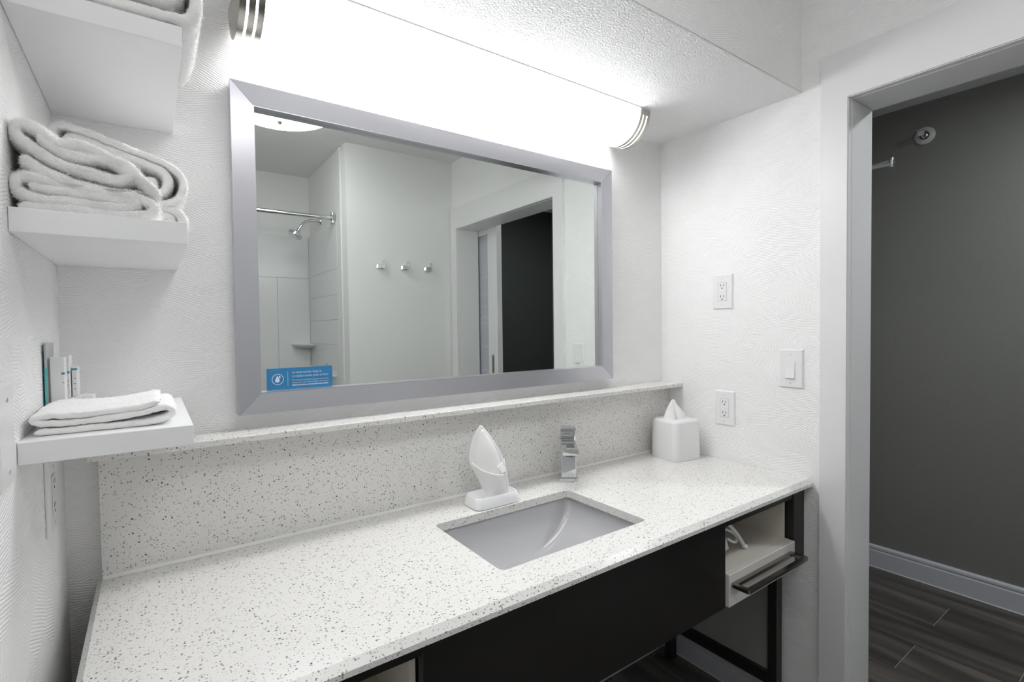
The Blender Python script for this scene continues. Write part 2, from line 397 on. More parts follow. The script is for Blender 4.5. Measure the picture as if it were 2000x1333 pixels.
# ================================================================== VANITY CABINET
vn = thing('vanity_cabinet', 'dark espresso open vanity cabinet on a black steel frame under the countertop', 'cabinet', (XR / 2, -.3, 0))
YF = -.570; VB, VT = .572, .8235
obj('apron_panel', B(.513, 1.423, YF, YF + .02, VB - .006, VT - .001, bev=.0012, seg=1), M_BLACK, vn)
for a, b in ((.1005, .5125), (1.4235, 1.806)): obj('top_rail', B(a, b, YF + .003, YF + .023, .791, VT - .001), M_BLACK, vn)
obj('back_panel', B(.075, 1.875, -.06, -.045, VB, VT - .001), M_BLACK, vn)
for s, (x0, x1) in enumerate(((.062, .075), (1.807, 1.876))):
    obj('stile', B(x0 if s else .05, x1 if s else .10, YF, YF + .038, VB + .008, VT - .001, bev=.001, seg=1), M_FRAMEBLK, vn)
def cubby(x0, x1, mirror):
    o = obj('cubby', boxes([(x0, x1, YF + .012, -.062, .645, .659), (x0, x0 + .012, YF + .025, -.062, .659, .7905), (x1 - .012, x1, YF + .025, -.062, .659, .7905), (x0 + .012, x1 - .012, -.075, -.062, .659, .7905)]), M_CREAM, vn)
    d = obj('drawer', B(x0 + .002, x1 - .002, YF - .008, YF + .012, VB - .004, .6595, bev=.0015, seg=1), M_CREAMF, vn)
    # rectangular loop pull lying flat
    hx0, hx1 = (x0 + .008, x1 - .030)
    y0, y1 = YF - .062, YF - .009; zz = .6255; tk = .010
    bm = bmesh.new()
    out = rrect(hx0, hx1, y0, y1 , .006, zz, 4); inn = rrect(hx0 + .014, hx1 - .014, y0 + .013, y1 - .012, .003, zz, 4)
    rs = [ring_verts(bm, out), ring_verts(bm, inn), ring_verts(bm, [(p[0], p[1], zz + tk) for p in inn]), ring_verts(bm, [(p[0], p[1], zz + tk) for p in out])]
    for i in range(4):
        a, b = rs[i], rs[(i + 1) % 4]
        for q in range(len(a)): bm.faces.new((a[q], a[(q + 1) % len(a)], b[(q + 1) % len(a)], b[q]))
    tag(obj('handle', bm, M_STEEL, d), 'flat rectangular loop handle of dark steel')
    return o
cubby(1.426, 1.800, 0); cubby(.103, .510, 1)
LG = .036
for x in (1.815, .075):
    for y in (-.512, -.092): obj('leg', B(x, x + LG, y, y + .031, 0.0005, VB + .02, bev=.0015, seg=1), M_FRAMEBLK, vn)
    obj('side_panel', B(x + .016, x + .022, -.4805, -.0615, .1725, VB - .001), M_SIDE, vn)
    obj('lower_rail', B(x + .002, x + .034, -.4805, -.0615, .130, .172, bev=.0015, seg=1), M_FRAMEBLK, vn)
obj('underside_panel', B(.105, 1.80, YF + .021, -.062, VB, VB + .012), M_BLACK, vn)

# ================================================================== MIRROR
mr = thing('wall_mirror', 'wide wall mirror in a brushed aluminium frame above the backsplash', 'mirror', (.934, 0, 1.153))
MX0, MX1, MZ0, MZ1 = .3107, 1.5540, 1.1530, 1.9260; fw = .047; yf, yb_, yi = -.035, -.001, -.030
def fpiece(o0, o1, i0, i1):
    bm = bmesh.new()
    def q(p, y): return bm.verts.new((p[0], y, p[1]))
    A = [q(o0, yf), q(o1, yf), q(i1, yi), q(i0, yi)]; Bk = [q(o0, yb_), q(o1, yb_), q(i1, yb_), q(i0, yb_)]
    bm.faces.new(A); bm.faces.new(Bk[::-1])
    for i in range(4): bm.faces.new((A[i], A[(i + 1) % 4], Bk[(i + 1) % 4], Bk[i]))
    return bm
g = .0003
oc = [(MX0, MZ0), (MX1, MZ0), (MX1, MZ1), (MX0, MZ1)]; ic = [(MX0 + fw, MZ0 + fw), (MX1 - fw, MZ0 + fw), (MX1 - fw, MZ1 - fw), (MX0 + fw, MZ1 - fw)]
for i in range(4):
    j = (i + 1) % 4; dx = g if i in (0, 2) else 0; dz = g if i in (1, 3) else 0
    s = 1 if i in (0, 1) else -1
    sh = lambda p, sg: (p[0] + sg * dx, p[1] + sg * dz)
    obj('frame_board', fpiece(sh(oc[i], s), sh(oc[j], -s), sh(ic[i], s), sh(ic[j], -s)), M_ALU_X if i in (0, 2) else M_ALU_Z, mr)
obj('glass', B(MX0 + fw - .006, MX1 - fw + .006, -.010, -.004, MZ0 + fw - .006, MZ1 - fw + .006), M_MIRROR, mr)
def inner_lip():
    l = .0025; x0, x1, z0, z1 = MX0 + fw, MX1 - fw, MZ0 + fw, MZ1 - fw
    return boxes([(x0, x1, -.0295, -.0105, z0, z0 + l), (x0, x1, -.0295, -.0105, z1 - l, z1), (x0, x0 + l, -.0295, -.0105, z0 + l, z1 - l), (x1 - l, x1, -.0295, -.0105, z0 + l, z1 - l)])
obj('inner_lip', inner_lip(), M_ALU_X, mr)

# blue card on the mirror glass
SB = (.3755, -.0105, 1.2035); SWd, SHt = .1555, .0535
stk = thing('towel_notice_card', 'blue towel reuse card with white lettering and drop emblem stuck to the mirror', 'card', SB)
card = obj('card', B(SB[0], SB[0] + SWd, -.0118, -.0105, SB[2], SB[2] + SHt), M_BLUE, stk)
def flat(name, polys, y=-.0121, mat=M_INK, parent=stk):
    bm = bmesh.new()
    for pl in polys:
        f = bm.faces.new([bm.verts.new((SB[0] + x, y, SB[2] + z)) for x, z in pl])
        r = bmesh.ops.extrude_face_region(bm, geom=[f]); bmesh.ops.translate(bm, verts=[v for v in r['geom'] if isinstance(v, bmesh.types.BMVert)], vec=(0, .0003, 0))
    return obj(name, bm, mat, parent)
cxx, czz, rr = .0245, .0265, .0135
bm_polys = []
for k in range(36):
    a0, a1 = 2 * pi * k / 36, 2 * pi * (k + 1) / 36
    bm_polys.append([(cxx + r_ * cos(a), czz + r_ * sin(a)) for r_, a in ((rr, a0), (rr, a1), (rr - .0012, a1), (rr - .0012, a0))])
flat('emblem_ring', bm_polys)
def drop(x, z, r):
    pts = [(x, z + 2.3 * r)]
    for k in range(13):
        a = radians(35 - 250 * k / 12); pts.append((x + r * cos(a), z + r * sin(a)))
    return pts
flat('emblem_drop', [drop(cxx - .001, czz - .0025, .0052), drop(cxx + .0042, czz + .0052, .0021)])
flat('divider', [[(.0470, .0095), (.0477, .0095), (.0477, .0440), (.0470, .0440)]])
def text(body, x, z, size, width, parent, bold=0.0):
    cu = bpy.data.curves.new('lettering', 'FONT'); cu.body = body; cu.size = size; cu.offset = bold; cu.resolution_u = 2
    to = bpy.data.objects.new('tmp', cu); COL.objects.link(to)
    bpy.context.view_layer.update()
    dg = bpy.context.evaluated_depsgraph_get(); me = bpy.data.meshes.new_from_object(to.evaluated_get(dg))
    bpy.data.objects.remove(to)
    xs = [v.co.x for v in me.vertices]; sx = width / (max(xs) - min(xs))
    for v in me.vertices: v.co = Vector(((v.co.x - min(xs)) * sx, -.0121 - SB[1], v.co.y))
    me.materials.append(M_INK)
    o = bpy.data.objects.new('lettering', me); COL.objects.link(o); o.parent = parent; o.location = (x, 0, z)
text('to reuse towels: hang up', .0575, .0395, .0078, .0710, stk)
text('to replace towels: place on floor', .0575, .0300, .0078, .0880, stk)
text('The Conserve to Preserve program is part of our', .0575, .0205, .0050, .0880, stk)
text('commitment to Travel with Purpose\u00ae. Learn more at', .0575, .0145, .0050, .0880, stk)
text('hiltonworldwide.com/corporate-responsibility', .0575, .0085, .0052, .0880, stk, bold=.0002)

# ================================================================== VANITY LAMP
VLX0, VLX1, VLR, VLY = .318, 1.573, .097, -.0985
vl = thing('vanity_lamp', 'long half-round glowing vanity lamp with slotted nickel end bands under the soffit', 'lamp', ((VLX0 + VLX1) / 2, VLY, ZS - VLR))
def half(x0, x1, r, n=28, cap=True, a0=0, a1=pi):
    bm = bmesh.new()
    ring = lambda x: [(x, VLY - r * cos(a0 + (a1 - a0) * k / n), ZS - .004 - r * sin(a0 + (a1 - a0) * k / n)) for k in range(n + 1)]
    loft(bm, [ring(x0), ring(x1)], cap0=cap, cap1=cap, closed=True); return bm
obj('shade', half(VLX0 + .003, VLX1 - .003, VLR - .003), M_LAMP, vl, smooth=True)
def band(x0, x1, end):
    bm = bmesh.new(); n = 26; wmet = .0128; gap = ((x1 - x0) - 3 * wmet) / 2
    def strip(a, b, th0, th1):
        ro, ri = VLR + .0015, VLR - .0015
        rings = []
        for k in range(n + 1):
            t = th0 + (th1 - th0) * k / n
            rings.append([(x, VLY - r * cos(t), ZS - .004 - r * sin(t)) for x, r in ((a, ro), (b, ro), (b, ri), (a, ri))])
        loft(bm, rings)
    for k in range(3): strip(x0 + k * (wmet + gap), x0 + k * (wmet + gap) + wmet, 0.0, pi)
    for k in range(2):
        g0 = x0 + k * (wmet + gap) + wmet
        strip(g0, g0 + gap, 0.0, .20); strip(g0, g0 + gap, pi - .20, pi)
    # closing half disc at the outer end
    xe = x0 if end < 0 else x1 - .0015
    ring = lambda x: [(x, VLY - (VLR - .002) * cos(pi * k / 28), ZS - .004 - (VLR - .002) * sin(pi * k / 28)) for k in range(29)]
    loft(bm, [ring(xe), ring(xe + .0015)])
    return bm
obj('end_band', band(VLX0 - .002, VLX0 + .046, -1), M_NICKEL, vl, smooth=True)
obj('end_band', band(VLX1 - .046, VLX1 + .002, 1), M_NICKEL, vl, smooth=True)
obj('mount_plate', B(VLX0 - .003, VLX1 + .003, VLY - VLR - .001, VLY + VLR - .002, ZS - .0039, ZS - .0001), M_PLASTIC, vl)

# round ceiling lamp of the room
cl = thing('ceiling_lamp', 'round glowing ceiling dome lamp reflected at the top of the mirror', 'lamp', (.70, -1.41, ZC))
pr = [(.265, 0), (.272, -.012), (.268, -.024)]
obj('rim', lathe(bmesh.new(), [(0, -.0005), (.275, -.0005), (.275, -.02), (0, -.02)], (.70, -1.41, ZC), n=48), M_PLASTIC, cl, smooth=True)
obj('dome', lathe(bmesh.new(), [(.275 * cos(a), -.0205 - .085 * sin(a)) for a in [radians(90 * k / 10) for k in range(11)]] , (.70, -1.41, ZC), n=48), M_DOME, cl, smooth=True)
obj('finial', lathe(bmesh.new(), [(0, -.103), (.010, -.103), (.012, -.110), (.007, -.120), (0, -.123)], (.70, -1.41, ZC), n=16), M_NICKEL, cl, smooth=True)
# hall lamp, outside the view
hl = thing('hall_ceiling_lamp', 'round ceiling lamp in the hall beyond the doorway', 'lamp', (2.70, -1.45, 2.468))
obj('canopy', lathe(bmesh.new(), [(0, -.0005), (.14, -.0005), (.14, -.03), (.10, -.045), (0, -.045)], (2.70, -1.45, 2.468), n=32), M_PLASTIC, hl, smooth=True)
ld = bpy.data.lights.new('hall_bulb', 'AREA'); ld.shape = 'DISK'; ld.size = .2; ld.energy = HALL_WATTS; ld.color = (.92, .97, 1.0)
lo = bpy.data.objects.new('hall_bulb', ld); COL.objects.link(lo); lo.parent = hl; lo.location = (0, 0, -.05)

# ================================================================== SHELVES
SW, SD = .2005, .4205
shelf_l = ['highest white floating wall shelf on the left, with a bulky towel overhanging it', 'middle white floating wall shelf on the left, carrying folded bath towels', 'lowest white floating wall shelf on the left, carrying a washcloth and toiletries']
SZ = [(1.7871, 1.8178), (1.4862, 1.5192), (1.1735, 1.2044)]
for (z0, z1), l in zip(SZ, shelf_l):
    o = tag(obj('wall_shelf', B(.0005, SW, -SD, -.0005, z0, z1, bev=.0008, seg=1), M_SHELF), l, 'shelf', 'white floating shelves on the left wall')

# ================================================================== TOWELS
def smooth_noise(p, s, seed): return noise.noise(Vector((p[0] * s + seed * 7.3, p[1] * s - seed * 3.1, p[2] * s + seed)))
def towel_mesh(path, th, y0, y1, seed, n=130, ny=44, amp=.0035, taper=.0):
    """a thick folded cloth: centre line 'path' in the XZ plane, extruded along Y with wobble"""
    C = catmull(path, n); bm = bmesh.new(); L_, Rr = [], []
    for i, c in enumerate(C):
        t = (C[min(i + 1, n - 1)] - C[max(i - 1, 0)]).normalized(); nn = Vector((-t.y, t.x, 0))
        hh = th / 2 * (0.35 if i in (0, n - 1) else (0.75 if i in (1, n - 2) else 1))
        L_.append(c + nn * hh); Rr.append(c - nn * hh)
    m = 2 * n; rings = []
    us = [0, .008, .022, .045] + [.045 + .91 * k / (ny - 6) for k in range(1, ny - 6)] + [.955, .978, .992, 1]
    for u in us:
        e = min(u, 1 - u) * abs(y1 - y0) / (th * .55); bf = .35 + .65 * (1 - (1 - min(1, e)) ** 2) ** .5
        y = y0 + (y1 - y0) * u; ring = []
        loop = [c + (l - c) * bf for c, l in zip(C, L_)] + [c + (l - c) * bf for c, l in zip(C[::-1], Rr[::-1])]
        for i, q in enumerate(loop):
            b = min(1.0, min(u, 1 - u) * 12)
            yy = y + smooth_noise((q.x, q.y, seed * 1.7), 45, seed) * .006 * (1 - b)
            p = Vector((q.x, yy, q.y))
            p.x += smooth_noise(p, 22, seed) * amp; p.z += smooth_noise(p, 26, seed + 5) * amp * .8
            p.z += smooth_noise(p, 190, seed + 9) * .0017; p.x += smooth_noise(p, 200, seed + 12) * .0017
            ring.append(p)
        rings.append(ring)
    vs_ = [[bm.verts.new(p) for p in r] for r in rings]
    for a, b in zip(vs_, vs_[1:]):
        for i in range(m): bm.faces.new((a[i], a[(i + 1) % m], b[(i + 1) % m], b[i]))
    for r, fl_ in ((vs_[0], False), (vs_[-1], True)):
        for i in range(n - 1):
            f = (r[i], r[i + 1], r[m - 2 - i], r[m - 1 - i]); bm.faces.new(f[::-1] if fl_ else f)
    return bm
def clamp(bm, zmin=None, xmin=None, edge=None):
    for v in bm.verts:
        if xmin is not None and v.co.x < xmin: v.co.x = xmin + (v.co.x - xmin) * .02
        if zmin is not None and v.co.z < zmin and (edge is None or v.co.x < edge): v.co.z = zmin + (v.co.z - zmin) * .01
        if edge is not None and v.co.x >= edge and v.co.z < zmin + .002 and v.co.x < edge + .002: v.co.x = edge + .002
    return bm
def pile(o, count, length, wid, seed, mat):
    """loose terry fibres standing on the cloth"""
    me = o.data; nv = len(me.vertices); co = np.empty(nv * 3); me.vertices.foreach_get('co', co); co = co.reshape(-1, 3)
    me.calc_loop_triangles(); nt_ = len(me.loop_triangles); tr = np.empty(nt_ * 3, int); me.loop_triangles.foreach_get('vertices', tr); tr = tr.reshape(-1, 3)
    a, b, c = co[tr[:, 0]], co[tr[:, 1]], co[tr[:, 2]]; nn = np.cross(b - a, c - a); ar = np.linalg.norm(nn, axis=1); nn /= np.maximum(ar, 1e-12)[:, None]
    rg = np.random.default_rng(seed); idx = rg.choice(nt_, count, p=ar / ar.sum()); u = rg.random((count, 2)); f = u.sum(1) > 1; u[f] = 1 - u[f]
    p = a[idx] + (b - a)[idx] * u[:, :1] + (c - a)[idx] * u[:, 1:]
    d = nn[idx] + rg.normal(0, .55, (count, 3)); d /= np.linalg.norm(d, axis=1)[:, None]
    s = np.cross(d, rg.normal(0, 1, (count, 3))); s /= np.linalg.norm(s, axis=1)[:, None]
    ln = length * (.5 + rg.random(count))[:, None]
    V = np.stack([p - s * wid / 2 - d * .0006, p + s * wid / 2 - d * .0006, p + d * ln + s * ln * .35], 1).reshape(-1, 3)
    m2 = bpy.data.meshes.new('terry_pile'); m2.from_pydata(V.tolist(), [], np.arange(count * 3).reshape(-1, 3).tolist()); m2.materials.append(mat)
    q = bpy.data.objects.new('terry_pile', m2); COL.objects.link(q); q.parent = o; q['kind'] = 'stuff'
def towel(name, label, path, th, y0, y1, seed, zmin, group=None, edge=None, fibres=60000, mat=M_TOWEL, flen=.0034, cat='towel', **k):
    bm = clamp(towel_mesh(path, th, y0, y1, seed, **k), zmin + .0008, .0015, edge)
    o = tag(obj(name, bm, mat, smooth='all'), label, cat, group)
    if fibres: pile(o, fibres, flen, .0007, seed, mat)
    return o
def pp(pts, Y): return [unproj(x, y, Y) for x, y in pts]
GM = 'folded bath towels on the middle shelf'
z_mid = SZ[1][1]
towel('bath_towel', 'loosely folded white bath towel on top of the front pile on the middle shelf',
      pp([(78, 266), (112, 292), (160, 306), (212, 312), (248, 325), (262, 341), (236, 351), (188, 341), (120, 322), (62, 288), (32, 262), (30, 246), (48, 242), (82, 258), (112, 281), (150, 283), (210, 308), (262, 343), (294, 370), (299, 384), (284, 388), (220, 378), (150, 362), (90, 338), (40, 308)], -.405), .0170, -.408, -.245, 3, z_mid + .04, GM, n=240)
towel('bath_towel', 'folded white bath towel at the bottom of the front pile on the middle shelf',
      pp([(60, 362), (130, 375), (200, 384), (255, 392), (266, 400), (240, 404), (150, 397), (80, 388), (36, 372), (32, 352), (50, 346), (110, 356), (190, 372), (262, 384), (296, 398), (302, 412), (290, 421), (240, 419), (150, 411), (40, 402)], -.405), .0160, -.409, -.25, 8, z_mid, GM, n=240)
towel('bath_towel', 'large rolled white bath towel on top of the rear pile on the middle shelf',
      pp([(285, 350), (300, 353), (298, 362), (280, 358), (220, 332), (165, 302), (138, 282), (134, 270), (150, 267), (200, 287), (270, 314), (312, 331), (328, 350), (322, 371), (300, 376), (240, 358), (160, 318), (112, 275), (104, 253), (122, 243), (180, 263), (250, 291), (312, 313), (348, 338), (358, 360), (350, 386), (330, 397), (290, 394), (220, 374), (150, 342)], -.235), .0130, -.236, -.03, 14, z_mid + .03, GM, n=240)
towel('bath_towel', 'folded white bath towel at the bottom of the rear pile, bulging past the shelf end',
      pp([(300, 420), (328, 422), (336, 431), (318, 436), (250, 428), (150, 412), (120, 404), (150, 396), (250, 402), (325, 406), (352, 418), (360, 436), (350, 449), (300, 446), (200, 436)], -.232), .0165, -.233, -.03, 21, z_mid, GM, edge=SW, n=240)
z_top = SZ[0][1]
towel('bath_towel', 'bulky folded white bath towel overhanging the end of the highest shelf',
      [(.165, 1.868), (.182, 1.876), (.176, 1.892), (.13, 1.888), (.07, 1.880), (.03, 1.876), (.018, 1.862), (.03, 1.850), (.08, 1.848), (.15, 1.8495), (.19, 1.856), (.200, 1.885), (.19, 1.912), (.12, 1.915), (.05, 1.914), (.010, 1.905), (.006, 1.868), (.012, 1.835), (.04, 1.828), (.12, 1.8285), (.185, 1.829), (.213, 1.836), (.222, 1.872), (.218, 1.915), (.19, 1.936), (.10, 1.940), (.03, 1.938)], .0165, -.424, -.17, 33, z_top, edge=SW, n=280, fibres=80000)
z_low = SZ[2][1]
towel('washcloth', 'folded white washcloth lying on the lowest shelf in front of the toiletries',
      [(.012, z_low + .0045), (.06, z_low + .0050), (.12, z_low + .0055), (.160, z_low + .0085), (.176, z_low + .017), (.170, z_low + .0265), (.150, z_low + .0245), (.10, z_low + .0175), (.05, z_low + .0165), (.018, z_low + .0180), (.010, z_low + .0235), (.025, z_low + .0285), (.06, z_low + .0275), (.11, z_low + .0280), (.16, z_low + .0370)], .0098, -.385, -.212, 40, z_low, n=120, fibres=9000, mat=M_CLOTH, flen=.0011, amp=.0028)

# ================================================================== TOILETRIES on the lowest shelf
GT = 'toiletries on the lowest shelf'
def toil(name, label, x0, x1, y0, y1, z0, z1, mat, rot=0, extra=()):
    t = thing(name, label, 'toiletry', ((x0 + x1) / 2, (y0 + y1) / 2, z0), rot, GT)
    hx, hy = (x1 - x0) / 2, (y1 - y0) / 2
    obj('carton', B(-hx, hx, -hy, hy, 0, z1 - z0, bev=.0006, seg=1), mat, t, world=False)
    for nm, m, a in extra: obj(nm, B(*a), m, t, world=False)
    return t
def marks(x0, x1, y, z0, z1, n, seed):
    rg = random.Random(seed); out = []
    for k in range(n):
        z = z1 - (z1 - z0) * (k + .5) / n; a = x0 + rg.random() * (x1 - x0) * .25; b = x1 - rg.random() * (x1 - x0) * .3
        out.append(('print_mark', M_GREY, (a, b, y - .0003, y + .0004, z, z + .0016)))
    return out
toil('upright_card', 'grey-blue card with teal edge standing against the left wall behind the washcloth', .0030, .0062, -.208, -.128, z_low + .0005, 1.334, M_ACRYL, 0, [('teal_edge', M_TEALCARD, (-.0017, .0017, -.0408, -.0396, 0.0, .088))])
toil('tall_box', 'tallest white toiletry box on the lowest shelf, with a teal stripe', .0090, .0275, -.200, -.1685, z_low + .0005, 1.3095, M_CARTON, 0,
     [('stripe', M_TEAL, (.0050, .00955, -.01605, -.0150, .0745, .0785))] + [('print_mark', M_GREY, (.0062, .0085, -.01605, -.0155, .060, .0620))])
toil('slim_box', 'slim white toiletry box right behind the tallest box on the lowest shelf', .0205, .0305, -.1670, -.125, z_low + .0005, 1.3110, M_CARTON, 0,
     [('stripe', M_TEAL, (-.0052, .0052, -.0213, -.0205, .074, .078))] + marks(-.000, .0040, -.0212, .048, .064, 2, 3))
toil('soap_box', 'small flat white soap box lying at the rear of the lowest shelf', .0312, .0615, -.168, -.112, z_low + .0005, z_low + .0315, M_CARTON, 0, [('print_mark', M_GREY, (.001 + k * .004, .003 + k * .004, -.022, -.018, .03085, .0313)) for k in range(3)])
toil('short_box', 'short white box with a teal lid edge standing on the soap box', .0320, .0395, -.152, -.115, z_low + .0320, 1.2885, M_CARTON, 0,
     [('stripe', M_TEAL, (-.0040, .0040, -.0188, -.0180, .047, .0505))] + marks(-.002, .003, -.0187, .008, .036, 3, 5))

# ================================================================== WALL PLATES
def plate_root(name, label, cat, loc, side, group):
    """side: -1 on the right wall (faces -X), +1 on the left wall; local axes u (along wall), z up, d out of the wall"""
    t = thing(name, label, cat, loc, 0, group)
    return t
PW, PH = .0795, .129
def pbox(side, u0, u1, z0, z1, d0, d1, bev=0):
    a, b = sorted((side * d0, side * d1)); return B(a, b, u0, u1, z0, z1, bev=bev, seg=1)
def plate(t, side):
    bm = bmesh.new(); hw, hh = PW / 2, PH / 2
    rings = [[(side * d, u * (hw - i), PH / 2 + z * (hh - i)) for u, z in ((-1, -1), (1, -1), (1, 1), (-1, 1))] for d, i in ((.0005, 0), (.0025, 0), (.0065, .004))]
    loft(bm, rings); return obj('plate', bm, M_PLASTIC, t, world=False)
def screw(t, side, z):
    o = obj('screw', lathe(bmesh.new(), [(0, .0064), (.0032, .0064), (.0030, .0074), (0, .0076)], (0, 0, z), (side, 0, 0), 14), M_PLASTIC, t, world=False)
    obj('slot', pbox(side, -.0004, .0004, z - .0022, z + .0022, .0075, .0078), M_SLOT, o, world=False)
GP = 'white wall plates on the right wall'
def outlet(label, loc, side, group):
    t = plate_root('wall_outlet', label, 'outlet', loc, side, group); plate(t, side)
    ins = obj('receptacle', pbox(side, -.0165, .0165, PH / 2 - .0335, PH / 2 + .0335, .0060, .0078, bev=.0008), M_PLASTIC, t, world=False)
    obj('gap_line', boxes([tuple(sorted((side * .0066, side * .00675))) + (-.0173, .0173, PH / 2 - .0343, PH / 2 + .0343)]), M_GREY, t, world=False)
    for zc in (PH / 2 + .0215, PH / 2 - .0190):
        for u in (-.0062, .0062): obj('slot', pbox(side, u - .0010, u + .0010, zc - .002, zc + .0058, .0074, .0081), M_SLOT, ins, world=False)
        obj('ground_hole', lathe(bmesh.new(), [(0, .0074), (.0026, .0074), (.0026, .0081), (0, .0081)], (0, 0, zc - .0088), (side, 0, 0), 14), M_SLOT, ins, world=False)
    obj('test_button', pbox(side, -.008, .008, PH / 2 - .0005, PH / 2 + .0050, .0076, .0086, bev=.0004), M_PLASTIC, ins, world=False)
    obj('test_button', pbox(side, -.008, .008, PH / 2 - .0070, PH / 2 - .0015, .0076, .0086, bev=.0004), M_PLASTIC, ins, world=False)
    screw(t, side, PH / 2 + .0485); screw(t, side, PH / 2 - .0485); return t
outlet('upper white double outlet on the right wall, level with the mirror', (XR, -.2391 - PW / 2, 1.5372 - PH), -1, GP)
outlet('lower white double outlet on the right wall, above the tissue box', (XR, -.2474 - PW / 2, 1.1053 - PH), -1, GP)
outlet('white outlet on the left wall in the shade below the lowest shelf', (0, -.190, 1.009), 1, 'white wall plates on the left wall')
sw = plate_root('light_switch', 'white rocker light switch on the right wall beside the door casing', 'switch', (XR, -.4848 - PW / 2, 1.2659 - PH), -1, GP)
plate(sw, -1)
fr = obj('switch_frame', pbox(-1, -.0165, .0165, PH / 2 - .0335, PH / 2 + .0335, .0060, .0072, bev=.0004), M_PLASTIC, sw, world=False)
bm = bmesh.new(); loft(bm, [[(-d, u, z) for d, z in ((.0065, PH / 2 + .031), (.0076, PH / 2 + .031), (.0088, PH / 2), (.0128, PH / 2 - .031), (.0065, PH / 2 - .031))] for u in (-.0142, .0142)])
obj('rocker', bm, M_PLASTIC, sw, world=False)
screw(sw, -1, PH / 2 + .0485); screw(sw, -1, PH / 2 - .0485)
bp_ = plate_root('wall_plate', 'white screwed wall plate on the left wall, cut by the left photo edge', 'wall plate', (0, -.465 - PW / 2, 1.163), 1, 'white wall plates on the left wall')
plate(bp_, 1)
screw(bp_, 1, PH / 2 + .0435); screw(bp_, 1, PH / 2 - .0435)

# ================================================================== FAUCET
fa = thing('faucet', 'square chrome single-lever faucet at the rear corner of the sink', 'faucet', (1.262, -.106, CT), radians(-38))
def L_(name, bm, mat, par, **k): return obj(name, bm, mat, par, world=False, **k)
L_('base_plate', B(-.0295, .0295, -.035, .035, .0005, .011, bev=.0012, seg=2), M_CHROME, fa)
L_('column', B(-.0235, .0235, -.026, .026, .011, .130, bev=.0015, seg=2), M_CHROME, fa)
sp_ = L_('spout', B(-.0250, .0250, -.122, .0, .108, .127, bev=.0015, seg=2), M_CHROME, fa)
L_('spout_inset', B(-.010, .015, -.100, -.060, .1268, .1282, bev=.0005, seg=1), M_STEEL, sp_)
L_('aerator', lathe(bmesh.new(), [(0, .1078), (.0105, .1078), (.0115, .103), (.008, .102), (0, .103)], (-.004, -.105, 0), n=18), M_STEEL, sp_, smooth=True)
bm = bmesh.new()
pr_ = [(.028, .130), (.028, .173), (-.026, .173), (-.026, .168), (.000, .165), (.010, .157), (.010, .142), (-.004, .130)]
loft(bm, [[(x, y, z) for y, z in pr_] for x in (-.0240, .0240)])
L_('lever', bm, M_CHROME, fa)

# ================================================================== DISH AND ROLLED CLOTH
di = thing('soap_dish', 'white ceramic soap dish holding the upright folded cloth', 'dish', (.938, -.139, CT))
def rr0(hx, hy, r, z): return rrect(-hx, hx, -hy, hy, r, z, 7)
bm = bmesh.new()
loft(bm, [rr0(.070, .040, .018, .0005), rr0(.0750, .0440, .020, .002), rr0(.0750, .0440, .020, .008), rr0(.0710, .0400, .019, .028), rr0(.0690, .0380, .018, .0315), rr0(.0660, .0350, .017, .0310), rr0(.0610, .0300, .016, .016), rr0(.0570, .0260, .015, .013)])
L_('tray', bm, M_CERAMIC, di, smooth=True)
cl_ = thing('folded_hand_cloth', 'small white cloth folded into an upright petal shape in the dish', 'cloth', (.936, -.140, CT + .0140), radians(-33.2))
def sheet(rows, thick, name, parent, mat=M_CLOTH, sub=2):
    """grid of points -> thickened smooth sheet"""
    bm = bmesh.new(); vv = [[bm.verts.new(p) for p in r] for r in rows]
    for a, b in zip(vv, vv[1:]):
        for i in range(len(a) - 1): bm.faces.new((a[i], a[i + 1], b[i + 1], b[i]))
    bmesh.ops.recalc_face_normals(bm, faces=bm.faces[:])
    bmesh.ops.solidify(bm, geom=bm.faces[:], thickness=thick)
    o = obj(name, bm, mat, parent, world=False, smooth='all')
    md = o.modifiers.new('sub', 'SUBSURF'); md.levels = sub; md.render_levels = sub
    return o
# outline of the petal: (height, left x, right x)
OUT = [(.000, -.004, .054), (.030, -.016, .052), (.060, -.038, .047), (.085, -.056, .043), (.108, -.066, .039), (.135, -.064, .028), (.160, -.058, .012), (.180, -.050, -.002), (.197, -.040, -.015), (.208, -.030, -.026)]
rows = []
for z, a, b in OUT:
    rows.append([((a + (b - a) * t), -.030 * (1 - (2 * t - 1) ** 2) * .0 + .018 - .016 * (2 * t - 1) ** 2 * (1 if z < .12 else (.21 - z) / .09), z) for t in [k / 10 for k in range(11)]])
sheet(rows, .005, 'back_petal', cl_)
INN = [(.010, .000, .046), (.040, -.012, .044), (.075, -.034, .038), (.100, -.047, .030), (.125, -.046, .021), (.150, -.041, .010), (.172, -.036, -.004), (.190, -.030, -.016), (.197, -.026, -.021)]
bm = bmesh.new()
loft(bm, [[((a + b) / 2 + (b - a) / 2 * cos(2 * pi * k / 24), .004 + min(.015, (b - a) * .24) * sin(2 * pi * k / 24), z) for k in range(24)] for z, a, b in INN])
obj('inner_petal', bm, M_CLOTH, cl_, world=False, smooth='all')
def wrap(A, Bc, Cc, D, b0, b1, name, dip=0.0, n=10):
    A, Bc, Cc, D = [Vector(c) for c in (A, Bc, Cc, D)]; rows = []
    for i in range(n + 1):
        t = i / n; l = A.lerp(D, t); r = Bc.lerp(Cc, t); row = []
        for k in range(n + 1):
            q = k / n; p = l.lerp(r, q); hump = 1 - (2 * q - 1) ** 2
            row.append((p.x, p.y - (b0 + (b1 - b0) * t) * hump, p.z - dip * t * hump))
        rows.append(row)
    return sheet(rows, .004, name, cl_)
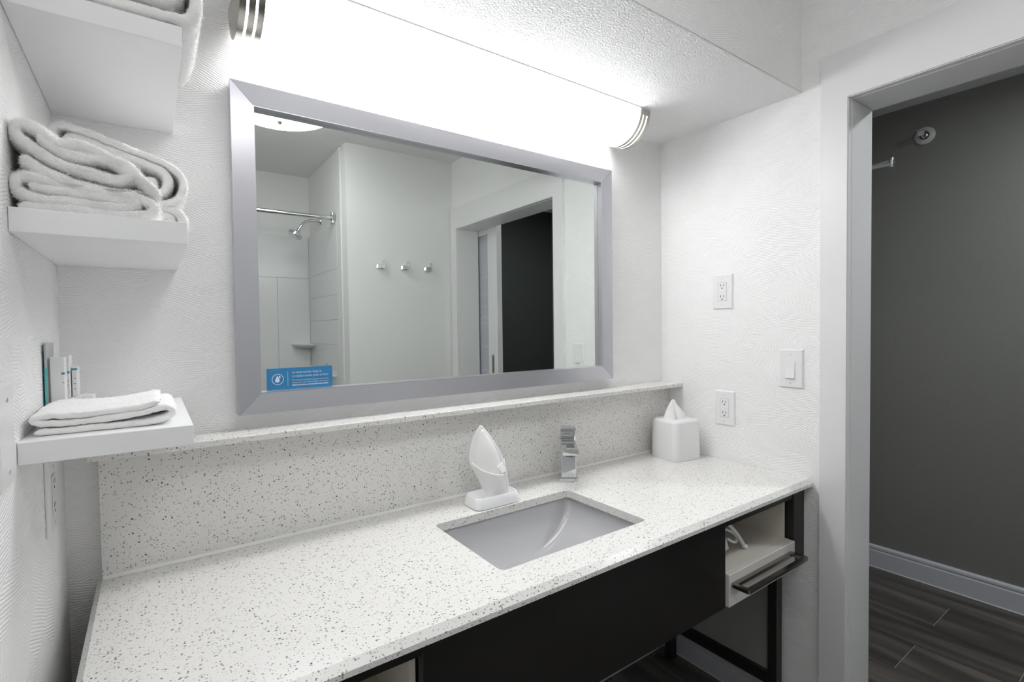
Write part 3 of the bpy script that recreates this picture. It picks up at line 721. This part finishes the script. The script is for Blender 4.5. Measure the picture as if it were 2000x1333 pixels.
wrap((-.008, .004, -.002), (.056, .008, .004), (.045, .008, .080), (.030, .000, .077), .014, .004, 'lower_wrap')
wrap((-.012, .002, -.004), (-.002, -.026, .002), (.042, -.022, .074), (-.066, .012, .108), .006, .032, 'cross_wrap', dip=.006)
wrap((.030, -.012, .072), (.045, .002, .078), (.040, .010, .112), (.016, -.012, .090), .004, .004, 'side_tuck')

# ================================================================== TISSUE BOX
tb = thing('tissue_box', 'white square tissue box cover in the right corner of the counter', 'tissue box', (1.778, -.145, CT), radians(-9))
bm = bmesh.new(); h = .0625
def rq(s, r, z): return rrect(-s, s, -s, s, r, z, 8)
rings = [rq(.0685, .024, .0005), rq(.0695, .024, .003)] + [rq(.0695 - .003 * t, .024, .003 + .134 * t) for t in (.25, .5, .75, 1)] + [rq(.0660 - .010 * (1 - cos(a)), .024 - .004 * (1 - cos(a)), .1375 + .0115 * sin(a)) for a in (.3, .6, .9, 1.2, pi / 2)] + [rq(.034, .030, .1495), rq(.030, .028, .1490), rq(.028, .026, .140)]
loft(bm, rings, cap1=True)
L_('cover', bm, M_PLASTIC, tb, smooth=True)
bm = bmesh.new(); rg = random.Random(5); nA, nH = 40, 14; rings = []
for i in range(nH + 1):
    t = i / nH; ring = []
    for k in range(nA):
        a = 2 * pi * k / nA
        fold = 1 + .34 * sin(5 * a + 1.1 + 1.2 * t) * (1 - .4 * t) + .12 * sin(11 * a)
        rad = (.033 * (1 - t) ** .70 + .0012) * fold
        ex = 1.0 + .55 * max(0, cos(a - 5.9)) * sin(pi * min(1, t * 1.25)) * (1 if t < .8 else 0.3)
        ring.append((-.004 - .010 * t + rad * ex * cos(a) * 1.15, rad * ex * .75 * sin(a) - .002, .141 + .082 * t - .018 * max(0, cos(a - 5.9)) * (1 - t)))
    rings.append(ring)
loft(bm, rings, cap0=False)
L_('tissue', bm, M_TISSUE, tb, smooth='all')

# ================================================================== DRAWSTRING BAG in the right cubby
bg = thing('drawstring_bag', 'white cloth drawstring bag lying in the right open cubby', 'bag', (1.525, -.425, .6592))
bm = bmesh.new(); nA = 36; rings = []
for i, (z, rx, ry) in enumerate([(.0008, .062, .060), (.004, .074, .070), (.016, .080, .078), (.032, .074, .070), (.044, .058, .054), (.052, .034, .030), (.056, .014, .012)]):
    rings.append([(rx * cos(2 * pi * k / nA) * (1 + .07 * sin(9 * 2 * pi * k / nA + i)), ry * sin(2 * pi * k / nA) * (1 + .06 * sin(7 * 2 * pi * k / nA + 2 * i)), z) for k in range(nA)])
loft(bm, rings); L_('pouch', bm, M_CLOTH, bg, smooth='all')
def cord(pts, r, name):
    c = catmull(pts, 40); bm = tube(bmesh.new(), c, r, 8); return L_(name, bm, M_TISSUE, bg, smooth='all')
s1 = cord([(.030, -.020, .056), (.048, -.036, .080), (.066, -.050, .072), (.084, -.066, .046), (.093, -.080, .020), (.095, -.086, .0075)], .0056, 'cord')
L_('knot', lathe(bmesh.new(), [(0, -.008), (.006, -.006), (.0072, 0), (.006, .006), (0, .008)], (.096, -.088, .0075), (1, -1, -.3), 12), M_TISSUE, s1, smooth='all')
cord([(.020, -.025, .055), (.050, -.045, .058), (.078, -.055, .046), (.092, -.062, .030), (.084, -.066, .018), (.066, -.064, .022), (.050, -.056, .034)], .0040, 'cord')

# ================================================================== SHOWER FITTINGS seen in the mirror
ro = thing('shower_rod', 'chrome shower curtain rod across the alcove, seen in the mirror', 'rod', (.57, -2.031, 2.062))
obj('rail', tube(bmesh.new(), [(.014, -2.031, 2.075), (1.085, -2.031, 2.075)], .0128, 16), M_CHROME, ro, smooth=True)
obj('sleeve', tube(bmesh.new(), [(1.070, -2.031, 2.075), (1.118, -2.031, 2.075)], .0155, 16), M_CHROME, ro, smooth=True)
for x0, x1 in ((.0005, .014), (1.118, XB - .0125)):
    obj('bracket', B(x0, x1, -2.055, -2.007, 2.036, 2.112, bev=.006, seg=3), M_CHROME, ro, smooth=True)
sh_ = thing('wall_shower', 'chrome shower head on a bent arm in the alcove, seen in the mirror', 'shower head', (1.06, -2.40, 2.0))
obj('escutcheon', lathe(bmesh.new(), [(0, 0), (.026, 0), (.024, -.006), (.012, -.010), (0, -.010)], (XB - .0005, -2.40, 2.120), (1, 0, 0), 24), M_CHROME, sh_, smooth=True)
obj('arm', tube(bmesh.new(), catmull([(XB - .011, -2.40, 2.120), (1.11, -2.40, 2.121), (1.06, -2.40, 2.112), (1.025, -2.40, 2.082), (1.005, -2.40, 2.050)], 24), .0098, 14), M_CHROME, sh_, smooth='all')
ax = Vector((-.55, 0, -.83))
obj('ball_joint', lathe(bmesh.new(), [(0, -.004), (.011, -.002), (.0135, .008), (.011, .016), (.017, .020), (.019, .036), (0, .036)], (1.006, -2.40, 2.052), ax, 20), M_CHROME, sh_, smooth=True)
obj('spray_face', lathe(bmesh.new(), [(0, .030), (.020, .030), (.024, .036), (.046, .038), (.049, .041), (.049, .060), (.046, .063), (0, .063)], (1.006, -2.40, 2.052), ax, 32), M_CHROME, sh_, smooth=True)
cs = thing('corner_shelf', 'small white corner shelf of the shower, seen in the mirror', 'shelf', (XB - .06, -DB + .06, 1.21))
bm = bmesh.new(); rings = []
for z, r in ((1.212, .055), (1.222, .115), (1.238, .135), (1.244, .135)):
    rings.append([(XB - .0125, -DB + .0125, z)] + [(XB - .0125 - r * cos(radians(90 * k / 10)), -DB + .0125 + r * sin(radians(90 * k / 10)), z) for k in range(11)])
loft(bm, rings); obj('tray', bm, M_SURROUND, cs, smooth=True)
va = thing('shower_valve', 'chrome shower valve in the alcove, half hidden by the blue card', 'valve', (XB, -2.25, 1.0))
obj('escutcheon', lathe(bmesh.new(), [(0, -.0005), (.080, -.0005), (.078, -.006), (.030, -.010), (.028, -.04), (0, -.042)], (XB - .0125, -2.27, 1.035), (1, 0, 0), 32), M_CHROME, va, smooth=True)
obj('lever', tube(bmesh.new(), [(XB - .048, -2.27, 1.035), (XB - .052, -2.27, 1.005), (XB - .054, -2.27, .960)], [.008, .007, .006], 12), M_CHROME, va, smooth=True)
hook_l = ['chrome robe hook nearest the shower on the opposite wall, seen in the mirror', 'middle chrome robe hook on the opposite wall, seen in the mirror', 'chrome robe hook nearest the doorway on the opposite wall, seen in the mirror']
for x, l in zip((1.354, 1.520, 1.686), hook_l):
    hk = thing('robe_hook', l, 'hook', (x, -DR, 1.735), 0, 'chrome robe hooks on the opposite wall')
    L_('backplate', B(-.024, .018, .0005, .006, .000, .032, bev=.001, seg=1), M_CHROME, hk)
    L_('stem', B(-.018, .014, .006, .034, .004, .028, bev=.0015, seg=1), M_CHROME, hk)
    L_('upturned_tip', B(.0145, .0215, .010, .034, .002, .056, bev=.001, seg=1), M_CHROME, hk)

# ================================================================== SLIDING DOOR (hall side of the wall)
X0 = XR + WT + .010; DX = .040
sd = thing('sliding_door', 'white sliding door with frosted panel half behind the wall, seen in the mirror', 'door', (X0 + DX / 2, -1.96, .012))
y_e = -1.485; y_b = -2.44
for a, b in ((y_e - .112, y_e), (y_b, y_b + .112)): obj('stile', B(X0, X0 + DX, a, b, .012, 2.11, bev=.001, seg=1), M_TRIM, sd)
for a, b in ((.012, .20), (1.99, 2.11)): obj('rail', B(X0, X0 + DX, y_b + .1125, y_e - .1125, a, b, bev=.001, seg=1), M_TRIM, sd)
pn = obj('frosted_panel', B(X0 + .010, X0 + DX - .010, y_b + .1125, y_e - .1125, .2005, 1.9895), M_GLASS_FROST, sd)
for zc in (.55, .95, 1.32, 1.48, 1.60):
    bm = bmesh.new(); ringR = .105
    rings = [[(X0 + .0096 + dx, y_e - .175 + (ringR + dr) * cos(2 * pi * k / 40), zc + (ringR + dr) * sin(2 * pi * k / 40)) for dx, dr in ((0, .003), (.0003, .003), (.0003, -.003), (0, -.003))] for k in range(41)]
    loft(bm, rings, False, False); obj('etched_ring', bm, M_ETCH, pn)
pull = obj('flush_pull', B(X0 - .0008, X0 + .004, y_e - .075, y_e - .043, 1.03, 1.165, bev=.0006, seg=1), M_NICKEL, sd)
obj('pull_recess', B(X0 - .0012, X0 + .003, y_e - .067, y_e - .051, 1.042, 1.153), M_STEEL, pull)

# ================================================================== HALL: sprinkler, door closer
sk2 = thing('fire_sprinkler', 'round grey sidewall fire sprinkler high on the hall wall', 'sprinkler', (XH, -.467, 2.26))
ctr = (XH, -.467, 2.298)
obj('escutcheon', lathe(bmesh.new(), [(.019, .012), (.024, .0005), (.044, .0005), (.043, .007), (.034, .014), (.024, .017), (.019, .012)], ctr, (-1, 0, 0), 32), M_SPRINK, sk2, smooth=True)
obj('body', lathe(bmesh.new(), [(0, .0005), (.016, .0005), (.016, .015), (.010, .020), (.008, .034), (0, .034)], ctr, (-1, 0, 0), 16), M_NICKEL, sk2, smooth=True)
bm = bmesh.new(); tube(bm, [(XH - .018, -.467, 2.312), (XH - .045, -.467, 2.309), (XH - .062, -.467, 2.298)], .003, 8); tube(bm, [(XH - .018, -.467, 2.284), (XH - .045, -.467, 2.287), (XH - .062, -.467, 2.298)], .003, 8)
obj('yoke', bm, M_SPRINK, sk2)
obj('deflector', boxes([(XH - .065, XH - .062, -.480, -.454, 2.286, 2.310), (XH - .075, XH - .050, -.482, -.452, 2.311, 2.3135)]), M_SPRINK, sk2)
dc = thing('door_closer', 'grey metal door closer arm reaching out in the dark hall', 'door closer', (2.68, -.16, 1.97))
obj('body', B(2.60, 2.86, -.205, -.1505, 1.965, 2.03, bev=.004, seg=2), M_SPRINK, dc)
bm = bmesh.new()
def bar(bm, p, q, w_, h_):
    p, q = Vector(p), Vector(q); d = (q - p).normalized(); s = Vector((-d.y, d.x, 0)); loft(bm, [[e + s * a * w_ / 2 + Vector((0, 0, b * h_ / 2)) for a, b in ((-1, -1), (1, -1), (1, 1), (-1, 1))] for e in (p, q)])
bar(bm, (2.605, -.572, 2.003), (2.70, -.19, 2.000), .016, .010); obj('arm', bm, M_SPRINK, dc)
bm = bmesh.new(); bar(bm, (2.600, -.572, 1.989), (2.55, -.155, 1.989), .016, .008); obj('forearm', bm, M_SPRINK, dc)
obj('elbow_pin', lathe(bmesh.new(), [(0, -.019), (.008, -.018), (.008, -.010), (.011, -.009), (.011, .009), (.008, .010), (.007, .018), (0, .019)], (2.603, -.572, 1.997), (0, 0, 1), 16), M_CHROME, dc, smooth=True)
ed = tag(struct('door_1', B(2.30, 3.20, -.1505, -.149, 0.01, 2.03), M_TRIM))
